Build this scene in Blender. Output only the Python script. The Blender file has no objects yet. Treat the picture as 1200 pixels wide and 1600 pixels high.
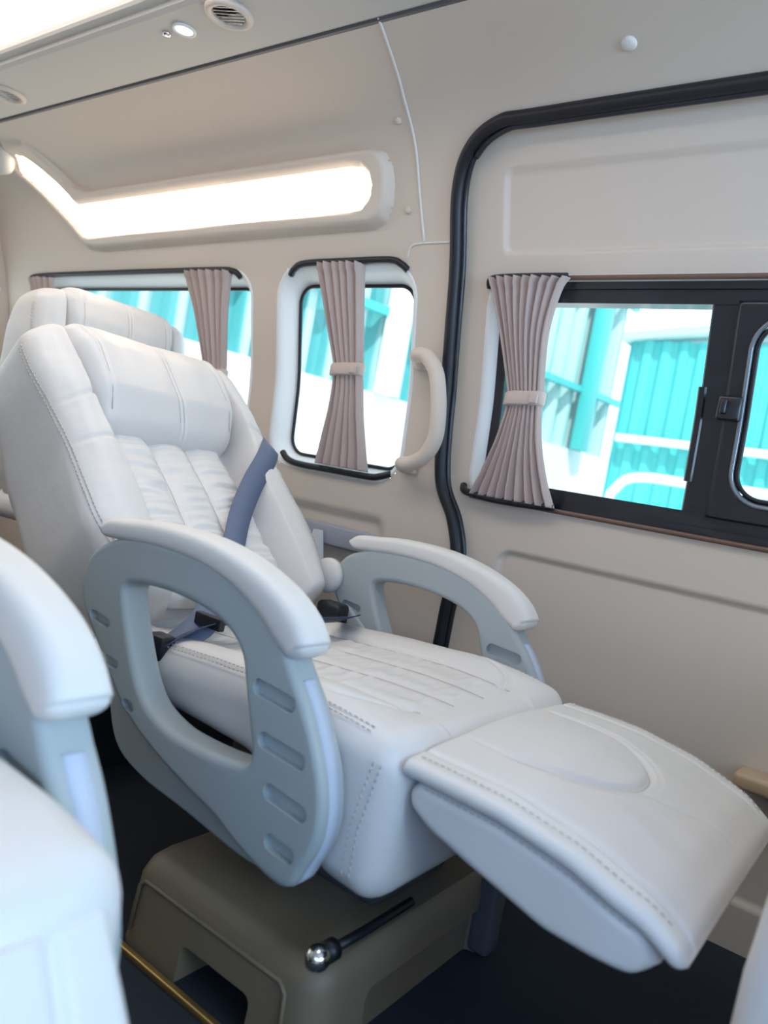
import bpy, bmesh, math, random
import numpy as np
from mathutils import Vector, Matrix, noise
sc = bpy.context.scene
random.seed(4)
R = math.radians
# ------------------------------------------------------------------ camera, world, lamps, exposure
# axes: +X forward in the van, +Y towards the sliding-door side, z = 0 is the eye height, the floor is at z = -0.70
FLOOR = -0.70
cam = bpy.data.objects.new('camera', bpy.data.cameras.new('camera'))
sc.collection.objects.link(cam)
X = Vector((0.79, 0.17, -0.588)); Y = Vector((0.586, 0.068, 0.807))
X.normalize(); Y = (Y - X * Y.dot(X)).normalized(); Z = X.cross(Y)
cam.matrix_world = Matrix(((X[0], -X[1], -X[2], 0), (Y[0], -Y[1], -Y[2], 0), (Z[0], -Z[1], -Z[2], 0), (0, 0, 0, 1)))
cam.data.sensor_fit = 'HORIZONTAL'; cam.data.sensor_width = 36; cam.data.lens = 36 * 1191 / 1200
cam.data.clip_start = 0.02
cam.data.dof.use_dof = True; cam.data.dof.focus_distance = 1.35; cam.data.dof.aperture_fstop = 5.0
sc.camera = cam
sc.view_settings.view_transform = 'Standard'; sc.view_settings.look = 'None'
sc.view_settings.gamma = 1; sc.view_settings.use_curve_mapping = False
sc.view_settings.exposure = -0.75
w = bpy.data.worlds.new('world'); sc.world = w; w.use_nodes = True
wb = w.node_tree.nodes['Background']; wb.inputs[0].default_value = (0.76, 0.88, 1.0, 1); wb.inputs[1].default_value = 3.4
CEIL_E = 5.0
WALL_LAMP_E = 9.0

def area(name, loc, rot, sx, sy, energy, col):
    l = bpy.data.lights.new(name, 'AREA'); l.shape = 'RECTANGLE'; l.size = sx; l.size_y = sy; l.energy = energy; l.color = col
    o = bpy.data.objects.new(name, l); o.location = loc; o.rotation_euler = rot; sc.collection.objects.link(o); return o
# blue fill lamp added by the right window; daylight through the windscreen
area('blue_fill_right', (0.50, -0.60, 0.24), Vector((.55, -.80, .22)).to_track_quat('Z', 'Y').to_euler(), 1.2, 0.45, 13, (0.08, 0.34, 1.0))
area('daylight_windscreen', (1.75, 0.5, 0.42), (0, R(72), 0), 0.8, 1.5, 66, (0.50, 0.73, 1.0))
sun = bpy.data.objects.new('sun', bpy.data.lights.new('sun', 'SUN')); sun.data.energy = 8; sun.data.angle = R(2); sun.data.color = (1, .97, .92)
sun.rotation_euler = Vector((.35, -.45, .82)).to_track_quat('Z', 'Y').to_euler(); sc.collection.objects.link(sun)

# ------------------------------------------------------------------ materials
MATS = {}
def mat(name, col, rough=0.5, metal=0.0, bump=0.0, bscale=300.0, var=0.0, vscale=4.0, emit=None, spec=0.5, bump2=0.0, b2scale=20., sheen=0, coat=0):
    m = bpy.data.materials.new(name); m.use_nodes = True; nt = m.node_tree
    b = nt.nodes['Principled BSDF']
    b.inputs['Base Color'].default_value = (*col, 1); b.inputs['Roughness'].default_value = rough
    b.inputs['Metallic'].default_value = metal; b.inputs['Specular IOR Level'].default_value = spec
    b.inputs['Sheen Weight'].default_value = sheen; b.inputs['Coat Weight'].default_value = coat
    tc = nt.nodes.new('ShaderNodeTexCoord')
    if var > 0:
        n = nt.nodes.new('ShaderNodeTexNoise'); n.inputs['Scale'].default_value = vscale; n.inputs['Detail'].default_value = 4
        nt.links.new(tc.outputs['Object'], n.inputs['Vector'])
        mx = nt.nodes.new('ShaderNodeMix'); mx.data_type = 'RGBA'
        mx.inputs[6].default_value = (*[c * (1 - var) for c in col], 1); mx.inputs[7].default_value = (*[min(1, c * (1 + var)) for c in col], 1)
        nt.links.new(n.outputs['Fac'], mx.inputs[0]); nt.links.new(mx.outputs[2], b.inputs['Base Color'])
    last = None
    for st, s in ((bump, bscale), (bump2, b2scale)):
        if st > 0:
            n = nt.nodes.new('ShaderNodeTexNoise'); n.inputs['Scale'].default_value = s; n.inputs['Detail'].default_value = 3
            nt.links.new(tc.outputs['Object'], n.inputs['Vector'])
            bp = nt.nodes.new('ShaderNodeBump'); bp.inputs['Strength'].default_value = st; bp.inputs['Distance'].default_value = 0.3 / s
            nt.links.new(n.outputs['Fac'], bp.inputs['Height'])
            if last: nt.links.new(last.outputs[0], bp.inputs['Normal'])
            nt.links.new(bp.outputs[0], b.inputs['Normal']); last = bp
    if emit:
        b.inputs['Emission Color'].default_value = (*emit[0], 1); b.inputs['Emission Strength'].default_value = emit[1]
    MATS[name] = m; return m
LEA = mat('leather', (0.76, 0.73, 0.70), 0.42, bump=0.12, bscale=420, bump2=0.10, b2scale=26, var=0.03, vscale=9)
LEAW = mat('gathered_leather', (0.80, 0.77, 0.74), 0.42, bump=0.12, bscale=420, bump2=0.22, b2scale=32, var=0.03, vscale=9)
STI = mat('thread', (0.62, 0.56, 0.50), 0.8)
PAD = mat('armrest_leather', (0.78, 0.75, 0.71), 0.45, bump=0.15, bscale=500, var=0.02)
SHELL = mat('armrest_plastic', (0.42, 0.46, 0.46), 0.5, bump=0.06, bscale=700)
STRIP = mat('speckled_strip', (0.55, 0.60, 0.70), 0.7, bump=0.5, bscale=900, var=0.15, vscale=600)
DARKP = mat('dark_plastic', (0.10, 0.10, 0.11), 0.5)
BASE = mat('base_plastic', (0.23, 0.18, 0.12), 0.5, bump=0.1, bscale=600)
BLACK = mat('black_rubber', (0.008, 0.009, 0.014), 0.42)
FRAME = mat('black_frame', (0.012, 0.014, 0.022), 0.3, coat=0.3)
CHROME = mat('chrome', (0.8, 0.8, 0.82), 0.08, metal=1)
BRASS = mat('brass', (0.55, 0.38, 0.14), 0.3, metal=0.8)
TRIM = mat('wall_vinyl', (0.66, 0.565, 0.475), 0.55, bump=0.05, bscale=500)
HEAD = mat('headliner', (0.60, 0.57, 0.53), 0.75, bump=0.08, bscale=700)
PANEL = mat('moulded_panel', (0.69, 0.59, 0.50), 0.5, bump=0.04, bscale=600)
WHITEP = mat('reveal_white', (0.82, 0.83, 0.82), 0.45)
PIPE = mat('pale_piping', (0.78, 0.74, 0.70), 0.5)
CARPET = mat('dark_carpet', (0.016, 0.022, 0.032), 0.95, bump=0.6, bscale=900, var=0.3, vscale=200)
CURT = mat('curtain_cloth', (0.52, 0.41, 0.37), 0.85, bump=0.3, bscale=900, sheen=0.2)
TIE = mat('tie_cloth', (0.62, 0.50, 0.44), 0.8, bump=0.3, bscale=900)
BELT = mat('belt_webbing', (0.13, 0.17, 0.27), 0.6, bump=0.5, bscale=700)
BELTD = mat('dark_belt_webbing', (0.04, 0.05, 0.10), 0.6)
LAMP = mat('lamp_diffuser', (0.9, 0.9, 0.88), 0.5, emit=((1.0, 0.84, 0.66), WALL_LAMP_E))
CLAMP = mat('ceiling_diffuser', (0.9, 0.9, 0.9), 0.5, emit=((1.0, 0.91, 0.84), CEIL_E))
SPOT = mat('spot_diffuser', (0.9, 0.9, 0.9), 0.4, emit=((0.95, 0.98, 1.0), 1.6))
BROWN = mat('brown_trim', (0.16, 0.09, 0.06), 0.4)
TAN = mat('tan_sill', (0.55, 0.40, 0.25), 0.4)
TEAL = mat('teal_sheet', (0.07, 0.50, 0.50), 0.5, var=0.12, vscale=1.0)
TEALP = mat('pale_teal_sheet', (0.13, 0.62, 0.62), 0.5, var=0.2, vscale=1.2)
_nt = TEALP.node_tree; _w = _nt.nodes.new('ShaderNodeTexWave'); _w.wave_type = 'BANDS'; _w.bands_direction = 'Y'; _w.inputs['Scale'].default_value = 1.35; _w.inputs['Distortion'].default_value = .6  # bands paint the ribs' lit and shaded faces into the sheet colour
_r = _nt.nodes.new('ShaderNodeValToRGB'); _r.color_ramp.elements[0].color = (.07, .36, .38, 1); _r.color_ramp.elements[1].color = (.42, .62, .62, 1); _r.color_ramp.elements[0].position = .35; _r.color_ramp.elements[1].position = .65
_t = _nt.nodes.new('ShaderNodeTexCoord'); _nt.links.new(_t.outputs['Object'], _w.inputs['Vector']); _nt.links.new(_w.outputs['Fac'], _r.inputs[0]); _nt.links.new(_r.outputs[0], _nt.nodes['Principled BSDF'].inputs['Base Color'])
CONC = mat('white_concrete', (0.80, 0.82, 0.82), 0.8, var=0.04, vscale=2)
GLASS = bpy.data.materials.new('window_glass'); GLASS.use_nodes = True
nt = GLASS.node_tree; nt.nodes.clear()
o_ = nt.nodes.new('ShaderNodeOutputMaterial'); mx_ = nt.nodes.new('ShaderNodeMixShader'); t_ = nt.nodes.new('ShaderNodeBsdfTransparent'); g_ = nt.nodes.new('ShaderNodeBsdfGlossy')
t_.inputs[0].default_value = (0.93, 0.99, 0.99, 1); g_.inputs['Roughness'].default_value = 0.02; mx_.inputs[0].default_value = 0.05
nt.links.new(t_.outputs[0], mx_.inputs[1]); nt.links.new(g_.outputs[0], mx_.inputs[2]); nt.links.new(mx_.outputs[0], o_.inputs[0])

# ------------------------------------------------------------------ helpers
def link(name, me, m, parent=None, smooth=True, loc=None, rot=None):
    o = bpy.data.objects.new(name, me)
    if m is not None:
        me.materials.clear(); me.materials.append(m)
    if smooth:
        me.polygons.foreach_set('use_smooth', [True] * len(me.polygons))
    sc.collection.objects.link(o)
    if parent is not None: o.parent = parent
    if loc is not None: o.location = loc
    if rot is not None: o.rotation_euler = rot
    return o
def mesh(name, vs, fs):
    me = bpy.data.meshes.new(name); me.from_pydata([tuple(map(float, v)) for v in vs], [], [tuple(map(int, f)) for f in fs]); me.update()
    return me
def fixn(me):
    bm = bmesh.new(); bm.from_mesh(me); bmesh.ops.recalc_face_normals(bm, faces=bm.faces); bm.to_mesh(me); bm.free(); return me
def tag(o, label=None, cat=None, group=None, kind=None):
    for k, v in (('label', label), ('category', cat), ('group', group), ('kind', kind)):
        if v: o[k] = v
    return o
def empty(name, loc):
    o = bpy.data.objects.new(name, None); o.location = loc; o.empty_display_size = 0.05; sc.collection.objects.link(o); return o
def catmull(pts, n=8, closed=False):
    P = [np.array(p, float) for p in pts]; out = []; N = len(P)
    for i in range(N if closed else N - 1):
        if closed: a, b, c, d = P[i - 1], P[i], P[(i + 1) % N], P[(i + 2) % N]
        else: a, b, c, d = P[max(i - 1, 0)], P[i], P[i + 1], P[min(i + 2, N - 1)]
        for k in range(n):
            t = k / n
            out.append(0.5 * (2 * b + (c - a) * t + (2 * a - 5 * b + 4 * c - d) * t * t + (3 * b - a - 3 * c + d) * t ** 3))
    if not closed: out.append(P[-1])
    return out
def loft(rings, cap=True, closed=True):
    n = len(rings[0]); vs = [v for r in rings for v in r]; fs = []
    for i in range(len(rings) - 1):
        for j in range(n if closed else n - 1):
            k = (j + 1) % n
            fs.append((i * n + j, i * n + k, (i + 1) * n + k, (i + 1) * n + j))
    if cap:
        fs.append(tuple(range(n))[::-1]); fs.append(tuple((len(rings) - 1) * n + j for j in range(n)))
    return vs, fs
def tube(path, r, n=10, closed=False, cap=True):
    P = [Vector(p) for p in path]; rings = []; up = None; N = len(P)
    for i, p in enumerate(P):
        if closed: t = P[(i + 1) % N] - P[i - 1]
        else: t = P[min(i + 1, N - 1)] - P[max(i - 1, 0)]
        t.normalize()
        if up is None:
            up = Vector((0, 0, 1)) if abs(t.z) < 0.9 else Vector((0, 1, 0))
        up = (up - t * up.dot(t)).normalized(); s = t.cross(up)
        rr = r[i] if hasattr(r, '__len__') else r
        rings.append([tuple(p + (up * math.cos(a) + s * math.sin(a)) * rr) for a in [2 * math.pi * k / n for k in range(n)]])
    if closed: rings.append(rings[0])
    return loft(rings, cap=cap and not closed)
def join(parts):
    V = []; F = []
    for v, f in parts:
        o = len(V); V += list(v); F += [tuple(i + o for i in q) for q in f]
    return V, F
def bevbox(x0, x1, y0, y1, z0, z1, r=0.005, seg=3):
    bm = bmesh.new(); bmesh.ops.create_cube(bm, size=1)
    for v in bm.verts:
        v.co = Vector(((x0 + x1) / 2 + v.co.x * (x1 - x0), (y0 + y1) / 2 + v.co.y * (y1 - y0), (z0 + z1) / 2 + v.co.z * (z1 - z0)))
    bmesh.ops.bevel(bm, geom=list(bm.edges), offset=r, segments=seg, affect='EDGES', profile=0.5)
    vs = [tuple(v.co) for v in bm.verts]; fs = [tuple(v.index for v in f.verts) for f in bm.faces]; bm.free(); return vs, fs
def box(name, x0, x1, y0, y1, z0, z1, m, parent=None, r=0.005, seg=3):
    return link(name, mesh(name, *bevbox(x0, x1, y0, y1, z0, z1, r, seg)), m, parent)
def lathe(prof, n=32):
    rings = [[(r * math.cos(2 * math.pi * k / n), r * math.sin(2 * math.pi * k / n), z) for k in range(n)] for r, z in prof]
    return loft(rings)
def xf(vf, M):
    return [tuple(M @ Vector(v)) for v in vf[0]], vf[1]
def dashed(path, on=0.005, off=0.0035, r=0.0009):
    P = [Vector(p) for p in path]; out = []
    L = [0]
    for a, b in zip(P, P[1:]): L.append(L[-1] + (b - a).length)
    def at(s):
        for i in range(len(P) - 1):
            if L[i + 1] >= s: return P[i].lerp(P[i + 1], (s - L[i]) / max(1e-9, L[i + 1] - L[i]))
        return P[-1]
    s = 0
    while s + on < L[-1]:
        out.append(tube([at(s), at(s + on * .5), at(s + on)], r, 4)); s += on + off
    return join(out)
def apply_mods(o):
    dg = bpy.context.evaluated_depsgraph_get(); me = bpy.data.meshes.new_from_object(o.evaluated_get(dg)); o.modifiers.clear(); o.data = me; return me
def outline_solid(outer, holes, y0, y1, bevel, cutters=()):
    """solid with a rounded edge from an outline in x,z between y0 and y1"""
    cu = bpy.data.curves.new('c', 'CURVE'); cu.dimensions = '2D'; cu.fill_mode = 'BOTH'
    cu.extrude = (y1 - y0) / 2 - bevel; cu.bevel_depth = bevel; cu.bevel_resolution = 3; cu.offset = -bevel
    for loop in [outer] + list(holes):
        s = cu.splines.new('POLY'); s.points.add(len(loop) - 1); s.use_cyclic_u = True
        for p, q in zip(s.points, loop): p.co = (q[0], q[1], 0, 1)
    o = bpy.data.objects.new('c', cu); sc.collection.objects.link(o)
    dg = bpy.context.evaluated_depsgraph_get(); me = bpy.data.meshes.new_from_object(o.evaluated_get(dg))
    bpy.data.objects.remove(o)
    for v in me.vertices: v.co = Vector((v.co.x, (y0 + y1) / 2 - v.co.z, v.co.y))
    bm = bmesh.new(); bm.from_mesh(me); bmesh.ops.remove_doubles(bm, verts=bm.verts, dist=1e-5); bmesh.ops.recalc_face_normals(bm, faces=bm.faces); bm.to_mesh(me); bm.free()
    if cutters:
        a = bpy.data.objects.new('a', me); sc.collection.objects.link(a)
        cm = fixn(mesh('cut', *join(cutters))); b = bpy.data.objects.new('b', cm); sc.collection.objects.link(b)
        md = a.modifiers.new('b', 'BOOLEAN'); md.operation = 'DIFFERENCE'; md.object = b; md.solver = 'EXACT'
        me = apply_mods(a); bpy.data.objects.remove(a); bpy.data.objects.remove(b)
    return me
def edge_smooth(o, ang=35):
    me = o.data
    bm = bmesh.new(); bm.from_mesh(me)
    for f in bm.faces: f.smooth = True
    for e in bm.edges:
        e.smooth = not (len(e.link_faces) == 2 and e.calc_face_angle(0) > R(ang))
    bm.to_mesh(me); bm.free(); return o
# signed distances (negative inside)
def sd_rr(x0, x1, z0, z1, r):
    cx, cz, hx, hz = (x0 + x1) / 2, (z0 + z1) / 2, (x1 - x0) / 2 - r, (z1 - z0) / 2 - r
    def f(x, z):
        qx = np.abs(x - cx) - hx; qz = np.abs(z - cz) - hz
        return np.hypot(np.maximum(qx, 0), np.maximum(qz, 0)) + np.minimum(np.maximum(qx, qz), 0) - r
    return f
def sd_poly(pts, r=0.0):
    P = np.array(pts, float)
    def f(x, z):
        x = np.asarray(x, float); z = np.asarray(z, float); d = np.full(x.shape, 1e9); ins = np.zeros(x.shape, bool)
        for i in range(len(P)):
            a, b = P[i - 1], P[i]; ex, ez = b - a; wx, wz = x - a[0], z - a[1]
            t = np.clip((wx * ex + wz * ez) / (ex * ex + ez * ez + 1e-12), 0, 1)
            d = np.minimum(d, np.hypot(wx - ex * t, wz - ez * t))
            c = (a[1] <= z) != (b[1] <= z)
            xi = a[0] + (z - a[1]) * ex / (ez if abs(ez) > 1e-12 else 1e-12)
            ins ^= c & (x < xi)
        return np.where(ins, -d, d) - r
    return f
def sheet(name, a0, a1, b0, b1, h, keep, mp, m, parent=None, smooth=True):
    """surface over a parameter plane, kept where keep(a,b) < 0, its rim snapped on to the outline"""
    na = max(2, int(round((a1 - a0) / h)) + 1); nb = max(2, int(round((b1 - b0) / h)) + 1)
    A, B = np.meshgrid(np.linspace(a0, a1, na), np.linspace(b0, b1, nb), indexing='ij')
    if keep is not None:
        e = 1e-4; s = keep(A, B); gx = (keep(A + e, B) - s) / e; gz = (keep(A, B + e) - s) / e
        g = np.hypot(gx, gz) + 1e-9; near = np.abs(s) < 0.55 * h
        A = np.where(near, A - s * gx / g, A); B = np.where(near, B - s * gz / g, B)
        A = np.clip(A, a0, a1); B = np.clip(B, b0, b1)
    xs, ys, zs = mp(A, B)
    V = np.stack([xs, ys, zs], -1).reshape(-1, 3)
    idx = np.arange(na * nb).reshape(na, nb)
    Q = np.stack([idx[:-1, :-1], idx[1:, :-1], idx[1:, 1:], idx[:-1, 1:]], -1).reshape(-1, 4)
    if keep is not None:
        ca = A.reshape(-1)[Q].mean(1); cb = B.reshape(-1)[Q].mean(1); Q = Q[keep(ca, cb) < -.10 * h]
    used = np.unique(Q); rm = -np.ones(na * nb, int); rm[used] = np.arange(len(used))
    return link(name, mesh(name, V[used], rm[Q]), m, parent, smooth)
def rr_loop(x0, x1, z0, z1, r, n=10):
    out = []
    for cx, cz, a0 in ((x1 - r, z1 - r, 0), (x0 + r, z1 - r, 90), (x0 + r, z0 + r, 180), (x1 - r, z0 + r, 270)):
        for k in range(n + 1):
            a = R(a0 + 90 * k / n); out.append((cx + r * math.cos(a), cz + r * math.sin(a)))
    res = []
    for i, p in enumerate(out):                    # subdivide the straight sides so they follow the curved wall
        q = out[(i + 1) % len(out)]; L = math.hypot(q[0] - p[0], q[1] - p[1]); k = max(1, int(L / 0.04))
        res += [(p[0] + (q[0] - p[0]) * j / k, p[1] + (q[1] - p[1]) * j / k) for j in range(k)]
    return res
def sstep(t):
    t = np.clip(t, 0, 1); return t * t * (3 - 2 * t)

# ------------------------------------------------------------------ cabin shell
WZ = np.array([-.7, -.3, 0, .2, .45, .6, .66, .70, .74, .77, .79, .80]); WY = np.array([1.44, 1.435, 1.42, 1.405, 1.35, 1.298, 1.274, 1.25, 1.20, 1.14, 1.08, 1.03])
_zz = np.linspace(-.8, .80, 641); _yy = np.interp(_zz, WZ, WY)
_k = np.hanning(41); _k /= _k.sum(); _pad = np.r_[2 * _yy[0] - _yy[20:0:-1], _yy, 2 * _yy[-1] - _yy[-2:-22:-1]]
_ys = np.convolve(_pad, _k, 'valid')
def yw(z): return np.interp(z, _zz, _ys)
DOOR = catmull([(-.835, -.80), (-.835, -.45), (-.833, -.28), (-.826, -.15), (-.850, -.065), (-.893, .01), (-.908, .12), (-.912, .25), (-.908, .48), (-.903, .60), (-.873, .665), (-.807, .697), (-.70, .700), (-.2, .700), (.6, .700), (1.4, .700)], 8)
DOORP = [tuple(p) for p in DOOR] + [(1.4, -.8)]
d_door = sd_poly(DOORP)
W1 = (-2.62, -1.535, -.02, .462, .07); W2 = (-1.435, -1.012, -.012, .468, .075)
d_w1, d_w2 = sd_rr(*W1), sd_rr(*W2)
XR, XF = -2.82, 1.45
fl = link('floor', mesh('floor', *bevbox(XR, XF, -.45, 1.5, FLOOR - .04, FLOOR, .002, 1)), CARPET, smooth=False); tag(fl, kind='structure')
wl = sheet('wall_left', XR, XF, -.72, .80, .012, lambda a, b: np.maximum(-d_door(a, b), np.maximum(-d_w1(a, b), -d_w2(a, b))),
           lambda a, b: (a, yw(b) - .012 * sstep((sd_rr(-1.62, -1.035, -.40, -.098, .03)(a, b) + .012) / .012) + .012, b), TRIM)
tag(wl, kind='structure')
# black door seal
seal = link('trim_1', mesh('trim_1', *tube([(p[0], yw(p[1]) - .004, p[1]) for p in DOOR], .0135, 12)), BLACK); tag(seal, kind='structure')
seal2 = link('seal_lip', mesh('seal_lip', *tube([(p[0] + .014, yw(p[1]) + .004, p[1] - (.012 if p[1] > .66 else 0)) for p in DOOR], .006, 8)), FRAME, seal)
# sliding door panel with its pressed recesses
DW = (-.838, 1.30, -.008, .442, .045)
d_dw = sd_rr(*DW)
def door_y(a, b):
    up = sd_rr(-.812, 1.3, .488, .640, .02)(a, b); lo = sd_rr(-.745, 1.3, -.62, -.106, .03)(a, b)
    y = yw(b) + .026
    y = y + .009 * sstep((-up) / .007) + .009 * sstep((-lo) / .009)
    return y
dp = sheet('door_1', -.93, 1.40, -.70, .71, .005, lambda a, b: np.maximum(-d_dw(a, b), d_door(a, b) - .012), lambda a, b: (a, door_y(a, b), b), PANEL)
tag(dp, 'beige moulded sliding door panel', kind='structure')

def reveal(name, W, prof, base, m, parent=None):
    x0, x1, z0, z1, r = W; rings = []
    for e, d in prof:
        lp = rr_loop(x0 + e, x1 - e, z0 + e, z1 - e, max(r - e, .012))
        if rings: assert True
        rings.append([(px, float(yw(pz)) + base + d, pz) for px, pz in lp])
    n = min(len(r_) for r_ in rings)
    # resample every ring to the same count
    out = []
    for r_ in rings:
        P = np.array(r_ + [r_[0]]); L = np.r_[0, np.cumsum(np.linalg.norm(np.diff(P, axis=0), axis=1))]; L /= L[-1]
        t = np.linspace(0, 1, 161)[:-1]; out.append([tuple(np.array([np.interp(q, L, P[:, k]) for k in range(3)])) for q in t])
    v, f = loft(out, cap=False); return link(name, mesh(name, v, f), m, parent)
def ring_tube(name, W, e, dy, r, m, parent):
    x0, x1, z0, z1, rr_ = W
    lp = rr_loop(x0 + e, x1 - e, z0 + e, z1 - e, max(rr_ - e, .012))
    return link(name, mesh(name, *tube([(a, float(yw(b)) + dy, b) for a, b in lp], r, 8, closed=True)), m, parent)
RP = [(-.007, .0005), (-.006, -.0012), (0, -.0008), (.003, .001), (.008, .006), (.014, .018), (.022, .040), (.028, .052)]
for k, W in ((1, W1), (2, W2)):
    o = reveal('window_%d' % k, W, RP, 0.0, WHITEP); tag(o, kind='structure')
    x0, x1, z0, z1, r = W
    sheet('pane', x0 + .02, x1 - .02, z0 + .02, z1 - .02, .03, None, lambda a, b: (a, yw(b) + .055, b), GLASS, o)
    ring_tube('glass_seal', W, .031, .05, .0045, BLACK, o)
o = reveal('window_3', DW, [(-.007, .0005), (-.006, -.0012), (0, -.0008), (.004, .002), (.010, .010), (.016, .022)], .026, WHITEP); tag(o, kind='structure'); win3 = o
# black sliding-window frame: outer rails, fixed glass, divider and sliding sash
FY = .040
def wbox(a0, a1, b0, b1, dy0, dy1, n=None):
    """bar lying on the leaning wall"""
    n = n or max(2, int((b1 - b0) / .03) + 2); rings = []
    for b in np.linspace(b0, b1, n):
        y = float(yw(b)); rings.append([(a0, y + dy0 + .003, b), (a0 + .003, y + dy0, b), (a1 - .003, y + dy0, b), (a1, y + dy0 + .003, b), (a1, y + dy1, b), (a0, y + dy1, b)])
    return loft(rings)
link('outer_frame', mesh('outer_frame', *join([wbox(-.826, 1.29, .400, .436, FY - .004, FY + .03), wbox(-.826, 1.29, -.002, .036, FY - .004, FY + .03),
     wbox(-.828, -.802, .0, .43, FY + .008, FY + .03), wbox(-.826, 1.29, .424, .4365, FY - .012, FY + .02), wbox(-.826, 1.29, -.003, .010, FY - .014, FY + .02)])), FRAME, win3, smooth=False)
link('top_moulding', mesh('top_moulding', *tube([(x, float(yw(.441)) + .018, .441) for x in np.linspace(-.83, 1.29, 12)], .005, 8)), BROWN, win3)
link('bottom_moulding', mesh('bottom_moulding', *tube([(x, float(yw(-.008)) + .020, -.008) for x in np.linspace(-.83, 1.29, 12)], .005, 8)), BROWN, win3)
link('divider', mesh('divider', *join([wbox(-.395, -.345, .03, .405, FY - .001, FY + .028), wbox(-.400, -.385, .09, .26, FY - .004, FY + .02)])), FRAME, win3, smooth=False)
SASH = (-.350, .28, .030, .406, .012)
sash = sheet('sliding_sash', -.350, .28, .030, .406, .008, lambda a, b: np.maximum(sd_rr(*SASH)(a, b), -sd_rr(-.313, .24, .068, .375, .05)(a, b)), lambda a, b: (a, yw(b) + FY - .008, b), FRAME, win3)
md = sash.modifiers.new('s', 'SOLIDIFY'); md.thickness = .018; md.offset = -1
for e, rr_, mm in ((.0, .0045, CHROME), (.010, .004, BLACK)):
    ring_tube('sash_gasket', (-.313 - .006, .24, .068 - .006, .375 + .006, .056), e, FY - .010, rr_, mm if mm is BLACK else mat('satin_grey', (.25, .28, .33), .3, metal=.6), win3)
sheet('pane', -.81, -.39, .03, .405, .03, None, lambda a, b: (a, yw(b) + FY + .02, b), GLASS, win3)
sheet('pane', -.325, .25, .05, .39, .03, None, lambda a, b: (a, yw(b) + FY + .004, b), GLASS, win3)
sheet('pane', .25, 1.28, .03, .405, .05, None, lambda a, b: (a, yw(b) + FY + .02, b), GLASS, win3)
y_ = float(yw(.224))
link('sash_latch', mesh('sash_latch', *join([bevbox(-.358, -.318, y_ + .012, y_ + .034, .203, .246, .005), bevbox(-.350, -.340, y_ + .002, y_ + .02, .212, .238, .003)])), FRAME, win3)
y_ = float(yw(.30))

# pale seam piping, headliner seam
tag(link('trim_2', mesh('trim_2', *tube([(p[0], float(yw(p[1])) - .001, p[1]) for p in catmull([(-.955, .80), (-.985, .765), (-1.002, .72), (-1.002, .62), (-.990, .507)], 8)], .0028, 8)), PIPE), kind='structure')
tag(link('trim_3', mesh('trim_3', *tube([(p[0], float(yw(p[1])) - .001, p[1]) for p in catmull([(-1.035, .480), (-1.025, .500), (-1.0, .506), (-.915, .506)], 8)], .0022, 8)), PIPE), kind='structure')
# pillar trim overlay between the rear windows and the door: soft raised column
for nm, (xx, zz) in (('screw_cap', (-.537, .754)), ('screw_cap', (-1.030, .721)), ('screw_cap', (-1.032, .571))):
    yy = float(yw(zz)); sl = (float(yw(zz + .01)) - float(yw(zz - .01))) / .02
    nrm = Vector((0, -1, sl)).normalized(); M = Matrix.Translation((xx, yy, zz)) @ nrm.to_track_quat('Z', 'Y').to_matrix().to_4x4()
    rr_ = .013 if xx > -.6 else .008
    link(nm, mesh(nm, *xf(lathe([(rr_, -.002), (rr_, .002), (rr_ * .8, .005), (rr_ * .3, .0062)], 20), M)), PIPE if xx > -.6 else TRIM, wl)
# V-shaped light panel on the side wall
LO = [(-2.53, .735), (-2.44, .778), (-2.335, .774), (-2.262, .695), (-2.20, .678), (-1.12, .684), (-1.088, .678), (-1.072, .655), (-1.070, .62), (-1.077, .58), (-1.092, .553), (-1.125, .541), (-2.18, .527), (-2.25, .535)]
LI = [(-2.478, .735), (-2.430, .757), (-2.395, .750), (-2.268, .643), (-1.172, .653), (-1.142, .649), (-1.124, .634), (-1.121, .615), (-1.128, .594), (-1.146, .580), (-1.175, .576), (-2.225, .563), (-2.25, .568)]
def shrink(f, r): return lambda a, b: f(a, b) + r
sdo, sdi = sd_poly(LO, .006), sd_poly(LI, .004)
lp = empty('wall_light', (-1.8, 1.30, .53)); tag(lp, 'long glowing wall light in a beige kinked housing above the rear windows', 'light')
def LM(A, B, dy): return A + 1.8, yw(B) - dy - 1.30, B - .53
sheet('housing', -2.58, -1.04, .50, .795, .006, lambda a, b: np.maximum(sdo(a, b), -sdi(a, b)),
      lambda a, b: LM(a, b, -.002 + .030 * sstep(-sdo(a, b) / .014) - .016 * sstep((.008 - sdi(a, b)) / .008)), PANEL, lp)
sheet('diffuser', -2.52, -1.10, .54, .78, .006, lambda a, b: sdi(a, b) - .001, lambda a, b: LM(a, b, .013), LAMP, lp)

# ceiling: side air duct, step, bright centre panel
def xprism(name, x0, x1, prof, m, parent=None, closed=True):
    prof = [tuple(p) for p in prof]
    r0 = [(x0, a, b) for a, b in prof]; r1 = [(x1, a, b) for a, b in prof]
    v, f = loft([r0, r1], cap=closed, closed=closed); return link(name, fixn(mesh(name, v, f)), m, parent, smooth=False)
tag(xprism('ceiling', XR, XF, [(1.34, .90), (1.034, .812), (1.030, .8015), (1.022, .7985), (.872, .800), (.862, .804), (.860, .812), (.842, .813), (.838, .818), (.836, .835), (-.45, .835), (-.45, .90)], HEAD), kind='structure')
tag(xprism('trim_4', XR, XF, [(1.040, .7975), (1.030, .7955), (1.028, .803), (1.040, .806)], DARKP), kind='structure')
cl = box('ceiling_light', XR + .12, -.2, .42, .832, .826, .834, CLAMP, r=.003); tag(cl, 'wide glowing white panel in the centre of the van ceiling', 'light')
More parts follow.
